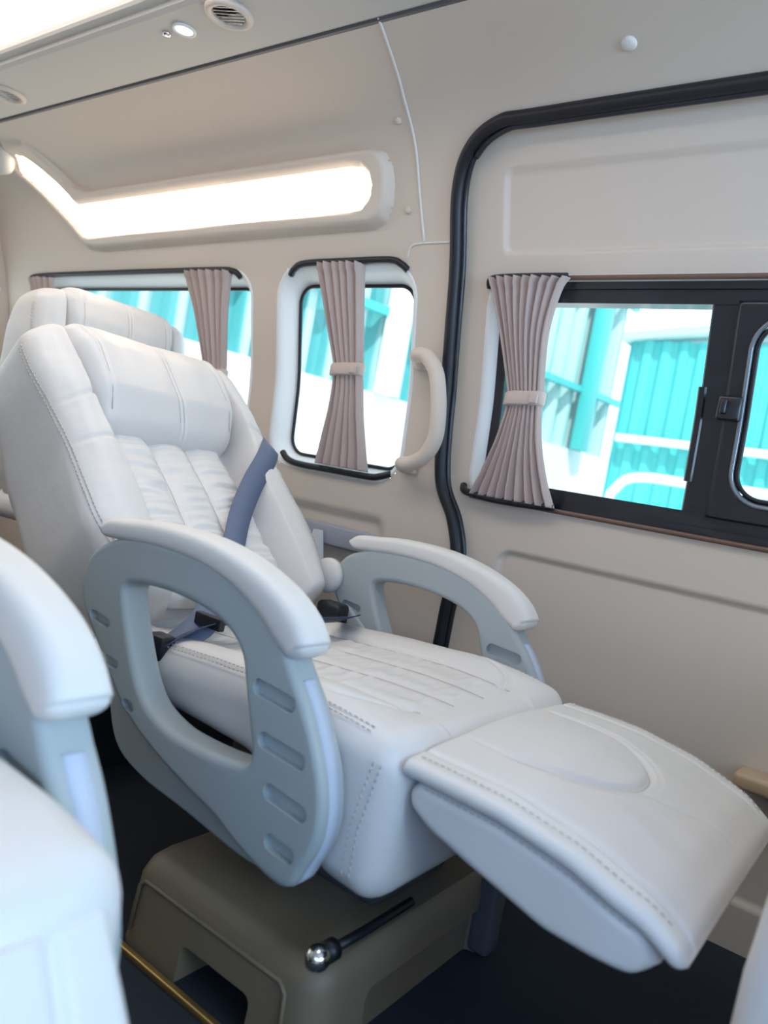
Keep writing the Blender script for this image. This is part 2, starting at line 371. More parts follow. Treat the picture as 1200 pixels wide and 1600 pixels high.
def vent(x, y, label):
    t = empty('air_vent', (x, y, .800)); tag(t, label, 'vent', 'round ceiling air vents')
    link('bezel', mesh('bezel', *xf(lathe([(.047, .0), (.046, -.006), (.040, -.010), (.033, -.008), (.031, -.002), (.030, .006)], 40), Matrix())), PANEL, t)
    link('vent_well', mesh('vent_well', *lathe([(.031, -.0005), (.001, -.0004)], 32)), BLACK, t)
    for i in range(6):
        s = -.024 + i * .0096; L = math.sqrt(max(0, .030 ** 2 - s * s))
        v = bevbox(-L, L, -.0025, .0025, -.0009, .0009, .0007, 1)
        link('louvre', mesh('louvre', *xf(v, Matrix.Rotation(R(25), 4, 'Z') @ Matrix.Translation((0, s, -.0045)) @ Matrix.Rotation(R(40), 4, 'X'))), CHROME, t)
vent(-1.225, .917, 'round louvred air vent nearest the camera, beside the small white spot light')
vent(-2.11, .945, 'round louvred air vent far back at the left edge of the ceiling')
sp = empty('spot_light', (-1.362, .921, .800)); tag(sp, 'small round white spot light set in the ceiling beside the air vent', 'light')
link('bezel', mesh('bezel', *lathe([(.024, 0), (.0235, -.004), (.020, -.005), (.018, -.003)], 32)), WHITEP, sp)
link('lens', mesh('lens', *lathe([(.0185, -.003), (.010, -.0045), (.001, -.005)], 32)), SPOT, sp)
sw = link('light_switch', mesh('light_switch', *lathe([(.009, 0.001), (.009, -.004), (.007, -.006), (.002, -.0065)], 24)), CHROME, loc=(-1.412, .917, .800)); tag(sw, 'tiny round chrome button set in the ceiling beside the spot light', 'switch')

# the rest of the cabin: tail wall with its window, far side wall with windows, windscreen wall
def flat_wall(name, axis, pos, a0, a1, b0, b1, holes, m, h=.03):
    ds = [sd_rr(*q) for q in holes]
    def keep(a, b):
        s = np.full(np.shape(a), -1.0)
        for d in ds: s = np.maximum(s, -d(a, b))
        return s
    mp = (lambda a, b: (np.full_like(a, pos), a, b)) if axis == 'x' else (lambda a, b: (a, np.full_like(a, pos), b))
    o = sheet(name, a0, a1, b0, b1, h, keep, mp, m); tag(o, kind='structure')
    for q in holes:
        sheet('pane', q[0], q[1], q[2], q[3], .3, None, mp, GLASS, o)
    md = o.modifiers.new('s', 'SOLIDIFY'); md.thickness = .03; md.offset = 0
    return o
flat_wall('wall_back', 'x', XR, -.45, 1.46, -.72, .84, [(-.25, 1.33, .0, .44, .05)], TRIM)
flat_wall('wall_front', 'x', XF, -.45, 1.46, -.72, .84, [(-.38, 1.36, .02, .70, .08)], TRIM)
flat_wall('wall_right', 'y', -.45, XR, XF, -.72, .84, [(-.1, 1.2, -.02, .47, .07)], TRIM)
tag(box('trim_5', -.215, XF, 1.405, 1.47, -.41, -.382, TAN, r=.008), kind='structure')   # tan ledge low on the door side
tag(box('trim_6', XR, -1.30, .80, 1.43, FLOOR, FLOOR + .160, CARPET, r=.01), kind='structure')
# rounded duct cover in the rear corner
pod = link('corner_cover', mesh('corner_cover', *lathe([(.056, -.01), (.056, .010), (.050, .022), (.036, .032), (.015, .036), (.002, .0365)], 32)), HEAD, loc=(-2.505, 1.125, .762), rot=Vector((.1, -.8, -.5)).to_track_quat('Z', 'Y').to_euler())
tag(pod, 'pale rounded cover on the upper side wall, cut by the left edge', 'cover')
# moulded pocket low on the pillar behind the seat
# lower ledge pieces
pk = empty('wall_pocket', (-1.20, 1.42, -.20)); tag(pk, 'grey storage recess low in the side trim behind the seat', 'pocket')
box('back_panel', -.13, .145, -.004, .02, .012, .062, mat('grey_recess', (.36, .38, .43), .6), pk, r=.006)
link('tab', mesh('tab', *xf(loft([[(-.03, -.035, -.06), (.03, -.035, -.06), (.03, -.012, -.06), (-.03, -.012, -.06)], [(-.012, -.03, .045), (.004, -.03, .045), (.004, -.012, .045), (-.012, -.012, .045)]]), Matrix())), WHITEP, pk, smooth=False)

# ------------------------------------------------------------------ grab handle on the pillar
hp = catmull([(-.972, 1.392, .262), (-.968, 1.345, .268), (-.935, 1.335, .266), (-.905, 1.335, .235), (-.890, 1.337, .19), (-.882, 1.340, .14), (-.884, 1.345, .095), (-.905, 1.352, .060), (-.940, 1.362, .040), (-.975, 1.372, .034), (-.985, 1.412, .034)], 6)
rad = [.0165 if 4 < i < len(hp) - 5 else .018 for i in range(len(hp))]
gh = empty('grab_handle', (-.93, 1.40, .14)); tag(gh, 'curved beige grab handle on the pillar beside the door seal', 'handle')
link('grip', mesh('grip', *xf(tube(hp, rad, 14), Matrix.Translation((.93, -1.40, -.14)))), PANEL, gh)
for zc, xc in ((.262, -.972), (.034, -.982)):
    yy = float(yw(zc)) - 1.40
    link('mount', mesh('mount', *bevbox(xc + .93 - .024, xc + .93 + .022, yy - .014, yy + .004, zc - .14 - .018, zc - .14 + .018, .006)), PANEL, gh)

# ------------------------------------------------------------------ curtains and their rails
def rail(name, pts, label, r=.008):
    cx, cy, cz = pts[len(pts) // 2]
    P = [(a - cx, b - cy, c - cz) for a, b, c in catmull(pts, 6)]
    o = link(name, mesh(name, *tube(P, r, 10)), BLACK, loc=(cx, cy, cz)); tag(o, label, 'rail'); return o
def wy(x, z, d): return (x, float(yw(z)) + d, z)
rail('curtain_rail', [wy(-1.392, .450, .0), wy(-1.375, .462, -.005), wy(-1.335, .472, -.008), wy(-1.2, .474, -.008), wy(-1.08, .474, -.008), wy(-1.05, .466, -.004), wy(-1.035, .455, .0)], 'black curved curtain rail above the narrow rear window')
rail('curtain_rail', [wy(-1.385, .016, .0), wy(-1.36, .000, -.004), wy(-1.31, -.007, -.008), wy(-1.2, -.007, -.008), wy(-1.09, -.007, -.008), wy(-1.06, -.001, -.004), wy(-1.035, .008, .0)], 'black curved curtain rail below the narrow rear window')
rail('curtain_rail', [wy(-2.62, .445, .0), wy(-2.58, .458, -.008), wy(-2.2, .462, -.008), wy(-1.7, .463, -.008), wy(-1.60, .460, -.006), wy(-1.575, .445, .0)], 'long black curtain rail above the rearmost side window')
rail('curtain_rail', [wy(-.838, .425, .02), wy(-.83, .437, .008), wy(-.80, .440, .004), wy(-.72, .441, .004), wy(-.66, .441, .006)], 'short black curtain rail above the sliding door window', .006)
rail('curtain_rail', [wy(-.850, .012, .02), wy(-.835, .000, .004), wy(-.78, -.006, .0), wy(-.70, -.006, .0), wy(-.63, -.002, .008)], 'short black curtain rail below the sliding door window', .008)
def curtain(x, pts, d, npl, label, mirror=False):
    """pts: z, x left, x right ; pleated cloth gathered by a tie"""
    P = catmull(pts, 8); rings = []; N = npl * 12
    zt = P[0][0]; top, bot = pts[0][0], pts[-1][0]
    tz = min(pts, key=lambda p: p[2] - p[1])[0]
    for k, (z, xl, xr) in enumerate(P):
        w_ = (xr - xl); amp = .0115 + .05 * (w_ - .06) * .3; ring = []
        hem = 1 + .25 * (abs(z - top) < .02) + .15 * (abs(z - bot) < .03)
        for j in range(N + 1):
            s = j / N; ph = 2 * math.pi * npl * s
            jit = .5 * noise.noise(Vector((s * 6, x * 7, 3))) + .25 * noise.noise(Vector((s * 5, z * 4, x)))
            xx = xl + w_ * s + .0035 * math.sin(2 * ph + 1)
            yy = float(yw(z)) + d + hem * amp * math.sin(ph + 1.2 * jit) * (1 + jit) - .010 * math.sin(math.pi * s)
            ring.append((xx - x, yy - 1.36, z - bot))
        rings.append(ring)
    v, f = loft(rings, cap=False, closed=False)
    o = link('curtain', mesh('curtain', v, f), CURT, loc=(x, 1.36, bot)); tag(o, label, 'curtain', 'pleated window curtains')
    md = o.modifiers.new('s', 'SOLIDIFY'); md.thickness = .0016; md.offset = 0
    return o, tz, P
def tie(o, z, xl, xr, d, hh=.028):
    x, _, b = o.location; cx = (xl + xr) / 2; hw = (xr - xl) / 2 + .006; rings = []
    y0 = float(yw(z)) + d - .006
    for dz in (-hh / 2, -hh / 2 + .003, hh / 2 - .003, hh / 2):
        e = .0 if abs(dz) < hh / 2 - .001 else -.002
        rings.append([(cx - x + (hw + e) * math.copysign(abs(math.cos(a)) ** .6, math.cos(a)), y0 - 1.36 + (.020 + e) * math.copysign(abs(math.sin(a)) ** .7, math.sin(a)), z + dz - b + .004 * math.cos(a)) for a in [2 * math.pi * k / 40 for k in range(40)]])
    link('tie_band', mesh('tie_band', *loft(rings)), TIE, o)
    link('tie_button', mesh('tie_button', *bevbox(cx - x + hw - .022, cx - x + hw - .004, y0 - 1.36 - .025, y0 - 1.36 - .018, z - b - .010, z - b + .010, .003)), TIE, o)
c, tz, _ = curtain(-.72, [(.437, -.836, -.655), (.41, -.825, -.672), (.33, -.795, -.69), (.21, -.762, -.690), (.19, -.762, -.690), (.12, -.778, -.678), (.05, -.805, -.655), (-.003, -.828, -.630)], .006, 9, 'pleated mauve curtain gathered by a tie on the sliding door window')
tie(c, .205, -.762, -.688, .006)
c, tz, _ = curtain(-1.19, [(.468, -1.292, -1.155), (.44, -1.290, -1.155), (.36, -1.265, -1.152), (.24, -1.228, -1.148), (.22, -1.228, -1.148), (.14, -1.235, -1.135), (.06, -1.252, -1.115), (.002, -1.262, -1.100)], -.010, 6, 'pleated mauve curtain gathered by a tie on the narrow rear window')
tie(c, .232, -1.228, -1.146, -.010)
c, tz, _ = curtain(-1.68, [(.458, -1.790, -1.605), (.43, -1.785, -1.610), (.34, -1.745, -1.620), (.20, -1.705, -1.625), (.18, -1.705, -1.625), (.10, -1.72, -1.61), (0, -1.75, -1.58)], -.008, 6, 'pleated mauve curtain at the front end of the rearmost side window')
tie(c, .19, -1.705, -1.625, -.008)
c, tz, _ = curtain(-2.58, [(.450, -2.62, -2.47), (.40, -2.61, -2.48), (.2, -2.60, -2.52), (.18, -2.60, -2.52), (0, -2.62, -2.47)], -.008, 5, 'dark pleated curtain at the tail end of the rearmost side window')
tie(c, .19, -2.60, -2.52, -.008)

# ------------------------------------------------------------------ reclining seat
def rrect(W, z0, z1, r, n=8, flat=14):
    """rounded rectangle ring: list of (y, z, upness)"""
    out = []; r = min(r, W * .98, (z1 - z0) / 2 * .98)
    def arc(cy, cz, a0):
        for k in range(n + 1):
            a = R(a0 + 90 * k / n); out.append((cy + r * math.cos(a), cz + r * math.sin(a), max(0, math.sin(a))))
    arc(W - r, z1 - r, 0)
    m_ = flat * 11
    for k in range(1, m_): t = k / m_; out.append(((W - r) * (1 - 2 * t), z1, 1))
    arc(-W + r, z1 - r, 90)
    for k in range(1, 4): out.append((-W, z1 - r + (z0 - z1 + 2 * r) * k / 4, 0))
    arc(-W + r, z0 + r, 180)
    for k in range(1, flat): out.append(((-W + r) * (1 - 2 * k / flat), z0, 0))
    arc(W - r, z0 + r, 270)
    for k in range(1, 4): out.append((W, z0 + r + (z1 - z0 - 2 * r) * k / 4, 0))
    return out
def body(s0, s1, ns, fW, fz0, fz1, r, disp, er0, er1, place):
    """rounded pad lofted along s; disp(s, y) raises its top face; er0/er1 round its ends"""
    ss = []; 
    K = 7
    for k in range(K): a = math.pi / 2 * k / K; ss.append((s0 + er0 * (1 - math.sin(math.pi / 2 * (k + .3) / (K + .3))), er0 * (1 - math.sqrt(max(0, 1 - (1 - (1 - (1 - math.sin(math.pi / 2 * (k + .3) / (K + .3))))) ** 2))) if er0 else 0))
    ss = []
    for k in range(K + 1):
        a = math.pi / 2 * (.12 + .88 * k / K); ss.append((s0 + er0 * (1 - math.sin(a)), er0 * (1 - math.sin(a)) * 0 + er0 * 0, a, er0))
    ss = [(s0 + er0 * (1 - math.cos(b)), er0 * (1 - math.sin(b))) for b in [math.pi / 2 * (.06 + .94 * k / K) for k in range(K)]]
    ss += [(s0 + er0 + (s1 - s0 - er0 - er1) * k / ns, 0) for k in range(ns + 1)]
    ss += [(s1 - er1 * (1 - math.cos(b)), er1 * (1 - math.sin(b))) for b in [math.pi / 2 * (.06 + .94 * k / K) for k in range(K)][::-1]]
    rings = []
    for s, e in ss:
        W = fW(s) - e; z0 = fz0(s) + e; z1 = fz1(s) - e
        if z1 - z0 < .004: c_ = (z0 + z1) / 2; z0, z1 = c_ - .002, c_ + .002
        ring = []
        for y, z, up in rrect(W, z0, z1, r): ring.append(place(s, y, z + disp(s, y) * up ** 1.5 * (1 - min(1, e / max(er0, er1, 1e-6)) * .6)))
        rings.append(ring)
    return loft(rings)
def itp(tab):
    xs = [t[0] for t in tab]; vs = [t[1] for t in tab]; fx = np.linspace(xs[0], xs[-1], 200)
    fy = np.interp(fx, xs, vs); k = np.hanning(25); k /= k.sum(); fy = np.convolve(np.r_[[fy[0]] * 12, fy, [fy[-1]] * 12], k, 'valid')
    return lambda s: float(np.interp(s, fx, fy))
def gro(d, w_=.004, dep=.005): return -dep * math.exp(-(d / w_) ** 2)
def nz(x, y, z=0.): return noise.noise(Vector((x, y, z)))

# cushion (seat-local: x forward, z up from the floor; origin on the floor under the seat)
SX, SY = -.72, .95
CX0, CX1 = -.33, .29
c_top = itp([(-.33, .385), (-.2, .392), (0, .408), (.12, .416), (.20, .416), (.26, .412), (.29, .405)])
c_bot = itp([(-.33, .31), (-.1, .318), (.06, .315), (.14, .26), (.20, .225), (.29, .215)])
c_w = itp([(-.33, .235), (0, .246), (.2, .252), (.29, .248)])
def seams_at(s):      # lengthwise seams of the seat cushion insert, drawn together towards the front
    k = max(0, min(1, (s + .05) / .33)); k = k * k
    return [-.150 + .03 * k, -.052 + .012 * k, .048 - .01 * k, .145 - .03 * k]
def c_disp(s, y):
    ds = [abs(y - q) for q in seams_at(s)]; d = min(ds); fr = max(0, min(1, (.235 - s) / .03))
    inside = abs(y) < .15 - .03 * max(0, min(1, (s + .05) / .33)) ** 2
    h = 0.0
    if inside: h = -.004 + fr * (.0055 * (1 - math.exp(-(d / .013) ** 2)) - .003 + .003 * math.exp(-(d / .03) ** 2))
    else:
        t = (abs(y) - .15) / .10; h = .014 * math.sin(math.pi * max(0, min(1, t * .9 + .1))) * max(.25, min(1, (.30 - s) / .16)); h += gro(d, .005, .006) * fr
    if inside: h += fr * (.0042 * nz(s * 60, y * 12, 1) + .0022 * nz(s * 120, y * 26, 5)) * min(1, d / .022)
    else: h += .0012 * nz(s * 16, y * 16, 2)
    # gathered crossways seam before the front lip, arcs over the far and near lobes
    for sg in (-1, 1):
        dx, dy = (s - .085) / .13, (y - sg * .13) / .085
        rr_ = math.hypot(dx, dy)
        if s > .08 and sg * y > .12: h += gro((rr_ - 1) * .1, .004, .006)
    return h
cush = body(CX0, CX1, 150, c_w, c_bot, c_top, .034, c_disp, .02, .034, lambda s, y, z: (s, y, z))
CUSH = fixn(mesh('seat_cushion', *cush))
def ctop(s, y): return c_top(s) + c_disp(s, y)
# stitching: along both upper side edges and down the front corner
def stitch_set():
    out = []
    for sg in (-1, 1):
        for off in (.0, .007):
            out.append(dashed([(s, sg * (c_w(s) - .020 + off), c_top(s) + .0015 - .5 * off + c_disp(s, sg * (c_w(s) - .034)) * .9 - .0045) for s in np.linspace(CX0 + .03, CX1 - .045, 60)]))
            out.append(dashed([(CX1 - .050 + off * 1.6 + .02 * min(1, max(0, (z - .3) / .1)) , sg * (c_w(.27) + .0008), z) for z in np.linspace(.245, .385, 20)]))
    return [mesh('stitching', *q) for q in out]
CST = stitch_set()
# footrest, local: x along its length from the hinge, z up
FL = .325
f_top = itp([(0, -.004), (.05, .006), (.12, .018), (.2, .020), (.28, .010), (FL, -.010)])
f_w = itp([(0, .236), (.1, .240), (.25, .238), (FL, .225)])
def f_disp(s, y):
    h = .012 * (1 - (abs(y) / .24) ** 2)
    # U-shaped pressed seam
    dx, dy = (s - .065) / .130, y / .115
    rr_ = math.hypot(dx, dy)
    if s > .065: h += gro((rr_ - 1) * .12, .005, .0075) + gro((rr_ - 1.09) * .12, .003, .002)
    elif s > .0: h += gro(min(abs(y - .115), abs(y + .115)), .005, .0075 * min(1, max(0, (s - 0.005) / .05)))
    if rr_ < 1 and s > .0: h += .004 * (1 - rr_ ** 2)
    for q in (-.195, .195): h += gro(y - q, .004, .005)
    h += .0016 * nz(s * 9, y * 22, 4) * min(1, s / .15) + gro(y + .03 + .1 * nz(s * 5, 0, 0), .006, .0015) * (s > .2)
    return h
FTOP = fixn(mesh('footrest_pad', *body(0, FL, 110, f_w, lambda s: f_top(s) - .020, f_top, .010, f_disp, .004, .016, lambda s, y, z: (s, y, z))))
FBOD = fixn(mesh('footrest_body', *body(.012, FL - .022, 60, lambda s: f_w(s) - .010, itp([(0, -.048), (.05, -.064), (.2, -.074), (.28, -.062), (FL, -.040)]), lambda s: f_top(s) - .024, .012, lambda s, y: 0, .014, .022, lambda s, y, z: (s, y, z))))
FST = [mesh('stitching', *q) for q in ([dashed([(s, sg * (f_w(s) - .0125), f_top(s) - .0275) for s in np.linspace(.03, FL - .05, 50)], r=.0008) for sg in (-1, 1)] +
      [dashed([(s, sg * (f_w(s) - .018), f_top(s) + .001 + f_disp(s, .20)) for s in np.linspace(.01, FL - .02, 50)], r=.0008) for sg in (-1, 1)])]
# backrest, local: z up along the back, x forward, y sideways
BU = .598
b_w = itp([(0, .225), (.08, .250), (.14, .262), (.2, .258), (.30, .250), (.40, .252), (.48, .258), (.55, .256), (BU, .238)])
b_f = itp([(0, .125), (.1, .135), (.3, .142), (.45, .146), (BU, .135)])
b_b = itp([(0, -.035), (.08, -.075), (.2, -.105), (.35, -.105), (.5, -.060), (BU, -.01)])
def b_disp(u, y):
    a = abs(y); t = max(0, min(1, (a - (.134 + .036 * max(0, min(1, (u - .27) / .13)))) / (.034 - .016 * max(0, min(1, (u - .30) / .10))))); h = -.082 * (1 - t * t * (3 - 2 * t))
    h += .010 * math.exp(-((a - .195) / .03) ** 2)
    for uq, sl in ((.395, .25), (.30, .10)): h += gro(u - uq + sl * (a - .2) + .01 * nz(a * 20, y, 1), .0045, .005) * (a > .15)
    h += gro(a - .232 + .03 * max(0, u - .4), .003, .0025)
    h += .0016 * nz(u * 18, y * 18, 7) + .0012 * nz(u * 60, y * 20, 9) * (a > .15)
    return h
BACK = fixn(mesh('backrest_shell', *body(0, BU, 130, b_w, b_b, b_f, .045, b_disp, .02, .036, lambda u, y, v: (v, y, u))))
def bst():
    out = []
    for sg in (-1, 1):
        for off in (0, .007):
            pts = []
            for u in np.linspace(.10, .55, 70):
                W = b_w(u); cy, cz, r_ = W - .045, b_f(u) - .045, .0455; a = R(60 - 50 * min(1, u / .45)) - off / .045
                pts.append((cz + r_ * math.sin(a) + .3 * b_disp(u, .21) * math.sin(a), sg * (cy + r_ * math.cos(a)), u))
            out.append(dashed(pts, on=.006, off=.003, r=.001))
    return [mesh('stitching', *q) for q in out]
BST = bst()
QS = [-.046, .042]
def q_disp(u, y):
    d = min(abs(y - q - .02 * (u - .2)) for q in QS); h = .013 * (1 - math.exp(-(d / .016) ** 2)) - .006
    h += gro(d, .0025, .003)
    h += (.0066 * nz(u * 48 + 3 * y, y * 8, 3) + .0036 * nz(u * 110, y * 20, 6)) * min(1, d / .012)
    return h
QUILT = fixn(mesh('back_cushion', *body(.01, .395, 120, lambda u: .142 - .010 * (u / .4), lambda u: .045, lambda u: .098 - .012 * max(0, (u - .25) / .15), .028, q_disp, .02, .02, lambda u, y, v: (v, y, u))))
def h_disp(u, y):
    h = .010 * math.sin(math.pi * max(0, min(1, (u - .365) / .25)))
    d = min(abs(y - .018 - .012 * math.sin(u * 9)), abs(y - .028 - .012 * math.sin(u * 9)))
    h += gro(d, .003, .0035) + .003 * (1 - math.exp(-((y - .022) / .03) ** 2)) + gro(abs(y) - .140, .0035, .004)
    h += .0022 * nz(u * 14, y * 22, 11); return h
h_w = itp([(.365, .150), (.43, .166), (.53, .178), (.615, .184)])
HEADR = fixn(mesh('headrest', *body(.365, .618, 90, h_w, lambda u: .02, itp([(.365, .115), (.43, .150), (.53, .158), (.618, .140)]), .030, h_disp, .022, .045, lambda u, y, v: (v, y, u))))
# armrest shell, local to the seat
SHELLP = catmull([(-.205, .545), (-.247, .520), (-.262, .479), (-.250, .440), (-.207, .399), (-.161, .358), (-.113, .322), (-.024, .287), (.106, .256), (.180, .238), (.212, .238), (.239, .262), (.262, .304), (.267, .340), (.259, .378), (.241, .415), (.212, .458), (.175, .493), (.133, .520), (.068, .546), (-.006, .559), (-.082, .562), (-.150, .560)], 5, True)
def push(pts, k0, k1, f):
    out = []
    for x, z in pts:
        k = max(0, min(1, (x - k0) / (k1 - k0))) * (1 if z > .28 else max(0, (z - .22) / .06)); q = 1 + f * k
        out.append(((x - .72) * q + .72, (z - .70) * q + .70))
    return out
SHELLP = push(SHELLP, .08, .2, .055)
HOLEP = catmull([(-.158, .488), (-.121, .499), (-.054, .502), (.011, .496), (.055, .482), (.081, .460), (.097, .422), (.113, .382), (.122, .359), (.117, .342), (.081, .334), (.028, .331), (-.023, .333), (-.070, .347), (-.100, .373), (-.128, .415), (-.150, .458)], 5, True)
PADP = catmull([(-.190, .546), (-.214, .552), (-.206, .570), (-.164, .582), (-.096, .590), (-.001, .592), (.087, .580), (.154, .560), (.192, .538), (.211, .514), (.203, .503), (.165, .489), (.146, .489), (.131, .498), (.102, .519), (.041, .540), (-.022, .552), (-.102, .556)], 5, True)
AT = .046
ARM_SHARP = 60
def capsule(x0, z0, x1, z1, r, y0, y1):
    d = Vector((x1 - x0, 0, z1 - z0)).normalized(); n_ = Vector((-d.z, 0, d.x)); a, b = Vector((x0, 0, z0)), Vector((x1, 0, z1)); pts = []
    for k in range(9): t = R(-90 + 180 * k / 8); pts.append(b + (d * math.cos(t) + n_ * math.sin(t)) * r)
    for k in range(9): t = R(90 + 180 * k / 8); pts.append(a + (d * math.cos(t) + n_ * math.sin(t)) * r)
    return loft([[(p.x, y0, p.z) for p in pts], [(p.x, y1, p.z) for p in pts]])
slots = [(.120, .434, .170, .430, .0100), (.142, .378, .198, .374, .0100), (.164, .325, .212, .320, .0100), (.178, .272, .205, .270, .0100), (-.220, .434, -.185, .431, .007), (-.190, .383, -.152, .381, .007), (-.117, .337, -.104, .336, .007)]
cuts = []
for s in slots:
    cuts += [capsule(*s, -AT / 2 - .01, -AT / 2 + .010), capsule(*s, AT / 2 - .010, AT / 2 + .01)]
ARM = outline_solid([tuple(p) for p in SHELLP], [[tuple(p) for p in HOLEP]], -AT / 2, AT / 2, .010, cuts)
PT = catmull([(-.214, .567), (-.198, .577), (-.150, .583), (-.09, .590), (0, .591), (.08, .581), (.15, .560), (.192, .535), (.213, .508)], 6)
PB = catmull([(-.214, .546), (-.195, .546), (-.150, .550), (-.09, .553), (-.02, .549), (.045, .535), (.10, .512), (.130, .492), (.150, .484)], 6)
PT = push(PT, -.5, .2, .055)
PT[-1] = (PT[-1][0] - .006, PT[-1][1] + .002)
PB = push(PB, .05, .15, .01)
def pad_ring(T, B_, e, adv):
    T, B_ = np.array(T), np.array(B_); c_ = (T + B_) / 2 + adv; d = T - B_; h = max(np.linalg.norm(d) / 2 - e, .002); d = d / np.linalg.norm(d); W = max(.0275 - e, .004); out = []
    for k in range(36):
        a = 2 * math.pi * k / 36; cy = math.copysign(abs(math.cos(a)) ** .62, math.cos(a)); cd = math.copysign(abs(math.sin(a)) ** .62, math.sin(a))
        q = c_ + d * h * cd; out.append((q[0], W * cy, q[1]))
    return out
pr_ = []; tA = np.array([-.9, -.3]); tB = np.array([.45, -.85])
for k in range(6): b = math.pi / 2 * (.1 + .9 * k / 6); pr_.append(pad_ring(PT[0], PB[0], .014 * (1 - math.sin(b)), tA * .012 * math.cos(b)))
for T, B_ in zip(PT, PB): pr_.append(pad_ring(T, B_, 0, 0))
for k in range(6)[::-1]: b = math.pi / 2 * (.1 + .9 * k / 6); pr_.append(pad_ring(PT[-1], PB[-1], .016 * (1 - math.sin(b)), tB * .012 * math.cos(b)))
ARMPAD = fixn(mesh('armrest_pad', *loft(pr_)))
# speckled strip running down the front edge of the armrest
fe = [(.203, .470), (.222, .446), (.241, .416), (.258, .380), (.2665, .342), (.262, .304), (.243, .266), (.218, .240)]
fe = [np.array(q) for q in push(catmull(fe, 6), .08, .2, .055)]; sv = []
for i, p in enumerate(fe):
    q0, q1 = fe[max(i - 1, 0)], fe[min(i + 1, len(fe) - 1)]; t = q1 - q0; t /= np.linalg.norm(t); n_ = np.array([-t[1], t[0]]); n_ = n_ if n_[0] > 0 or n_[1] > 0 and n_[0] > -.2 else -n_
    sv.append([(p[0] - n_[0] * .003, -.0105, p[1] - n_[1] * .003), (p[0] + n_[0] * .0008, -.009, p[1] + n_[1] * .0008), (p[0] + n_[0] * .0008, .009, p[1] + n_[1] * .0008), (p[0] - n_[0] * .003, .0105, p[1] - n_[1] * .003)])
for p_ in ARM.polygons: p_.use_smooth = True
edge = None
bm = bmesh.new(); bm.from_mesh(ARM)
for e in bm.edges: e.smooth = not (len(e.link_faces) == 2 and e.calc_face_angle(0) > R(ARM_SHARP))
bm.to_mesh(ARM); bm.free()
ESTRIP = mesh('edge_strip', *loft(sv))
SKIRTP = [tuple(p) for p in catmull([(-.225, .43), (-.20, .33), (-.165, .262), (-.10, .236), (0, .226), (.12, .214), (.19, .228), (.20, .26), (.10, .29), (-.02, .31), (-.10, .34), (-.16, .40)], 5, True)]
SKIRT = outline_solid(SKIRTP, [], -.010, .010, .006)
SEAM = mat('seam_thread', (.52, .46, .41), .8)  # sewing thread of the seams, darker than the stitching
def seam(pts, r=.0010): return mesh('seam', *tube(pts, r, 6))
CSEAM = [seam([(s, seams_at(s)[i], c_top(s) + c_disp(s, seams_at(s)[i]) + .0002) for s in np.linspace(CX0 + .05, .232, 70)]) for i in range(4)]
def _q(u, y): return .098 - .012 * max(0, (u - .25) / .15) + q_disp(u, y)
BSEAM = [seam([(_q(u, q + .02 * (u - .2)), q + .02 * (u - .2), u) for u in np.linspace(.03, .375, 80)]) for q in QS]
_hv = itp([(.365, .115), (.43, .150), (.53, .158), (.618, .140)])
BSEAM += [seam([(_hv(u) + h_disp(u, y0 + k * math.sin(u * 9)), y0 + k * math.sin(u * 9), u) for u in np.linspace(.392, .570, 40)], .0008) for y0, k in ((.018, .012), (.028, .012), (-.140, 0), (.140, 0))]
FSEAM = [seam([(p[0], p[1], f_top(p[0]) + f_disp(*p)) for p in [(.065 + .130 * math.sin(a), .115 * math.cos(a)) for a in np.linspace(0, math.pi, 60)]], .0008)]
# base
def base_mesh():
    bm = bmesh.new(); x0, x1, y0, y1 = -.10, .245, -.255, .20; zt = .125
    rings = []
    def rect(ex, z):
        lp = rr_loop(x0 - ex, x1 + ex * .6, y0 - ex, y1 + ex, .035, 5)
        return [(a, b, z) for a, b in lp]
    rings = [rect(.010, .0), rect(.008, .03), rect(.002, .095), rect(-.003, .112), rect(-.012, .122), rect(-.022, .125)]
    return loft(rings)
def loop_resample(rings):
    out = []
    for r_ in rings:
        P = np.array(r_ + [r_[0]]); L = np.r_[0, np.cumsum(np.linalg.norm(np.diff(P, axis=0), axis=1))]; L /= L[-1]
        out.append([tuple([float(np.interp(q, L, P[:, k])) for k in range(3)]) for q in np.linspace(0, 1, 121)[:-1]])
    return out
def base_rings():
    x0, x1, y0, y1 = -.10, .245, -.255, .20
    def rect(ex, z): return [(a, b, z) for a, b in rr_loop(x0 - ex, x1 + ex * .6, y0 - ex, y1 + ex, .035, 6)]
    return loop_resample([rect(.010, .0), rect(.008, .03), rect(.004, .095), rect(-.002, .112), rect(-.012, .122), rect(-.022, .1255)])
bb = fixn(mesh('b', *loft(base_rings())))
a_ = bpy.data.objects.new('a', bb); sc.collection.objects.link(a_)
cutm = fixn(mesh('cut', *join([bevbox(.02, .15, -.32, -.20, -.02, .052, .012), bevbox(.235, .30, -.16, .13, -.02, .07, .012)])))
b_ = bpy.data.objects.new('b', cutm); sc.collection.objects.link(b_)
md = a_.modifiers.new('b', 'BOOLEAN'); md.operation = 'DIFFERENCE'; md.object = b_; md.solver = 'EXACT'
BASEM = apply_mods(a_); bpy.data.objects.remove(a_); bpy.data.objects.remove(b_)
def oml(pts, r=.0022): return tube(pts, r, 6, closed=True)

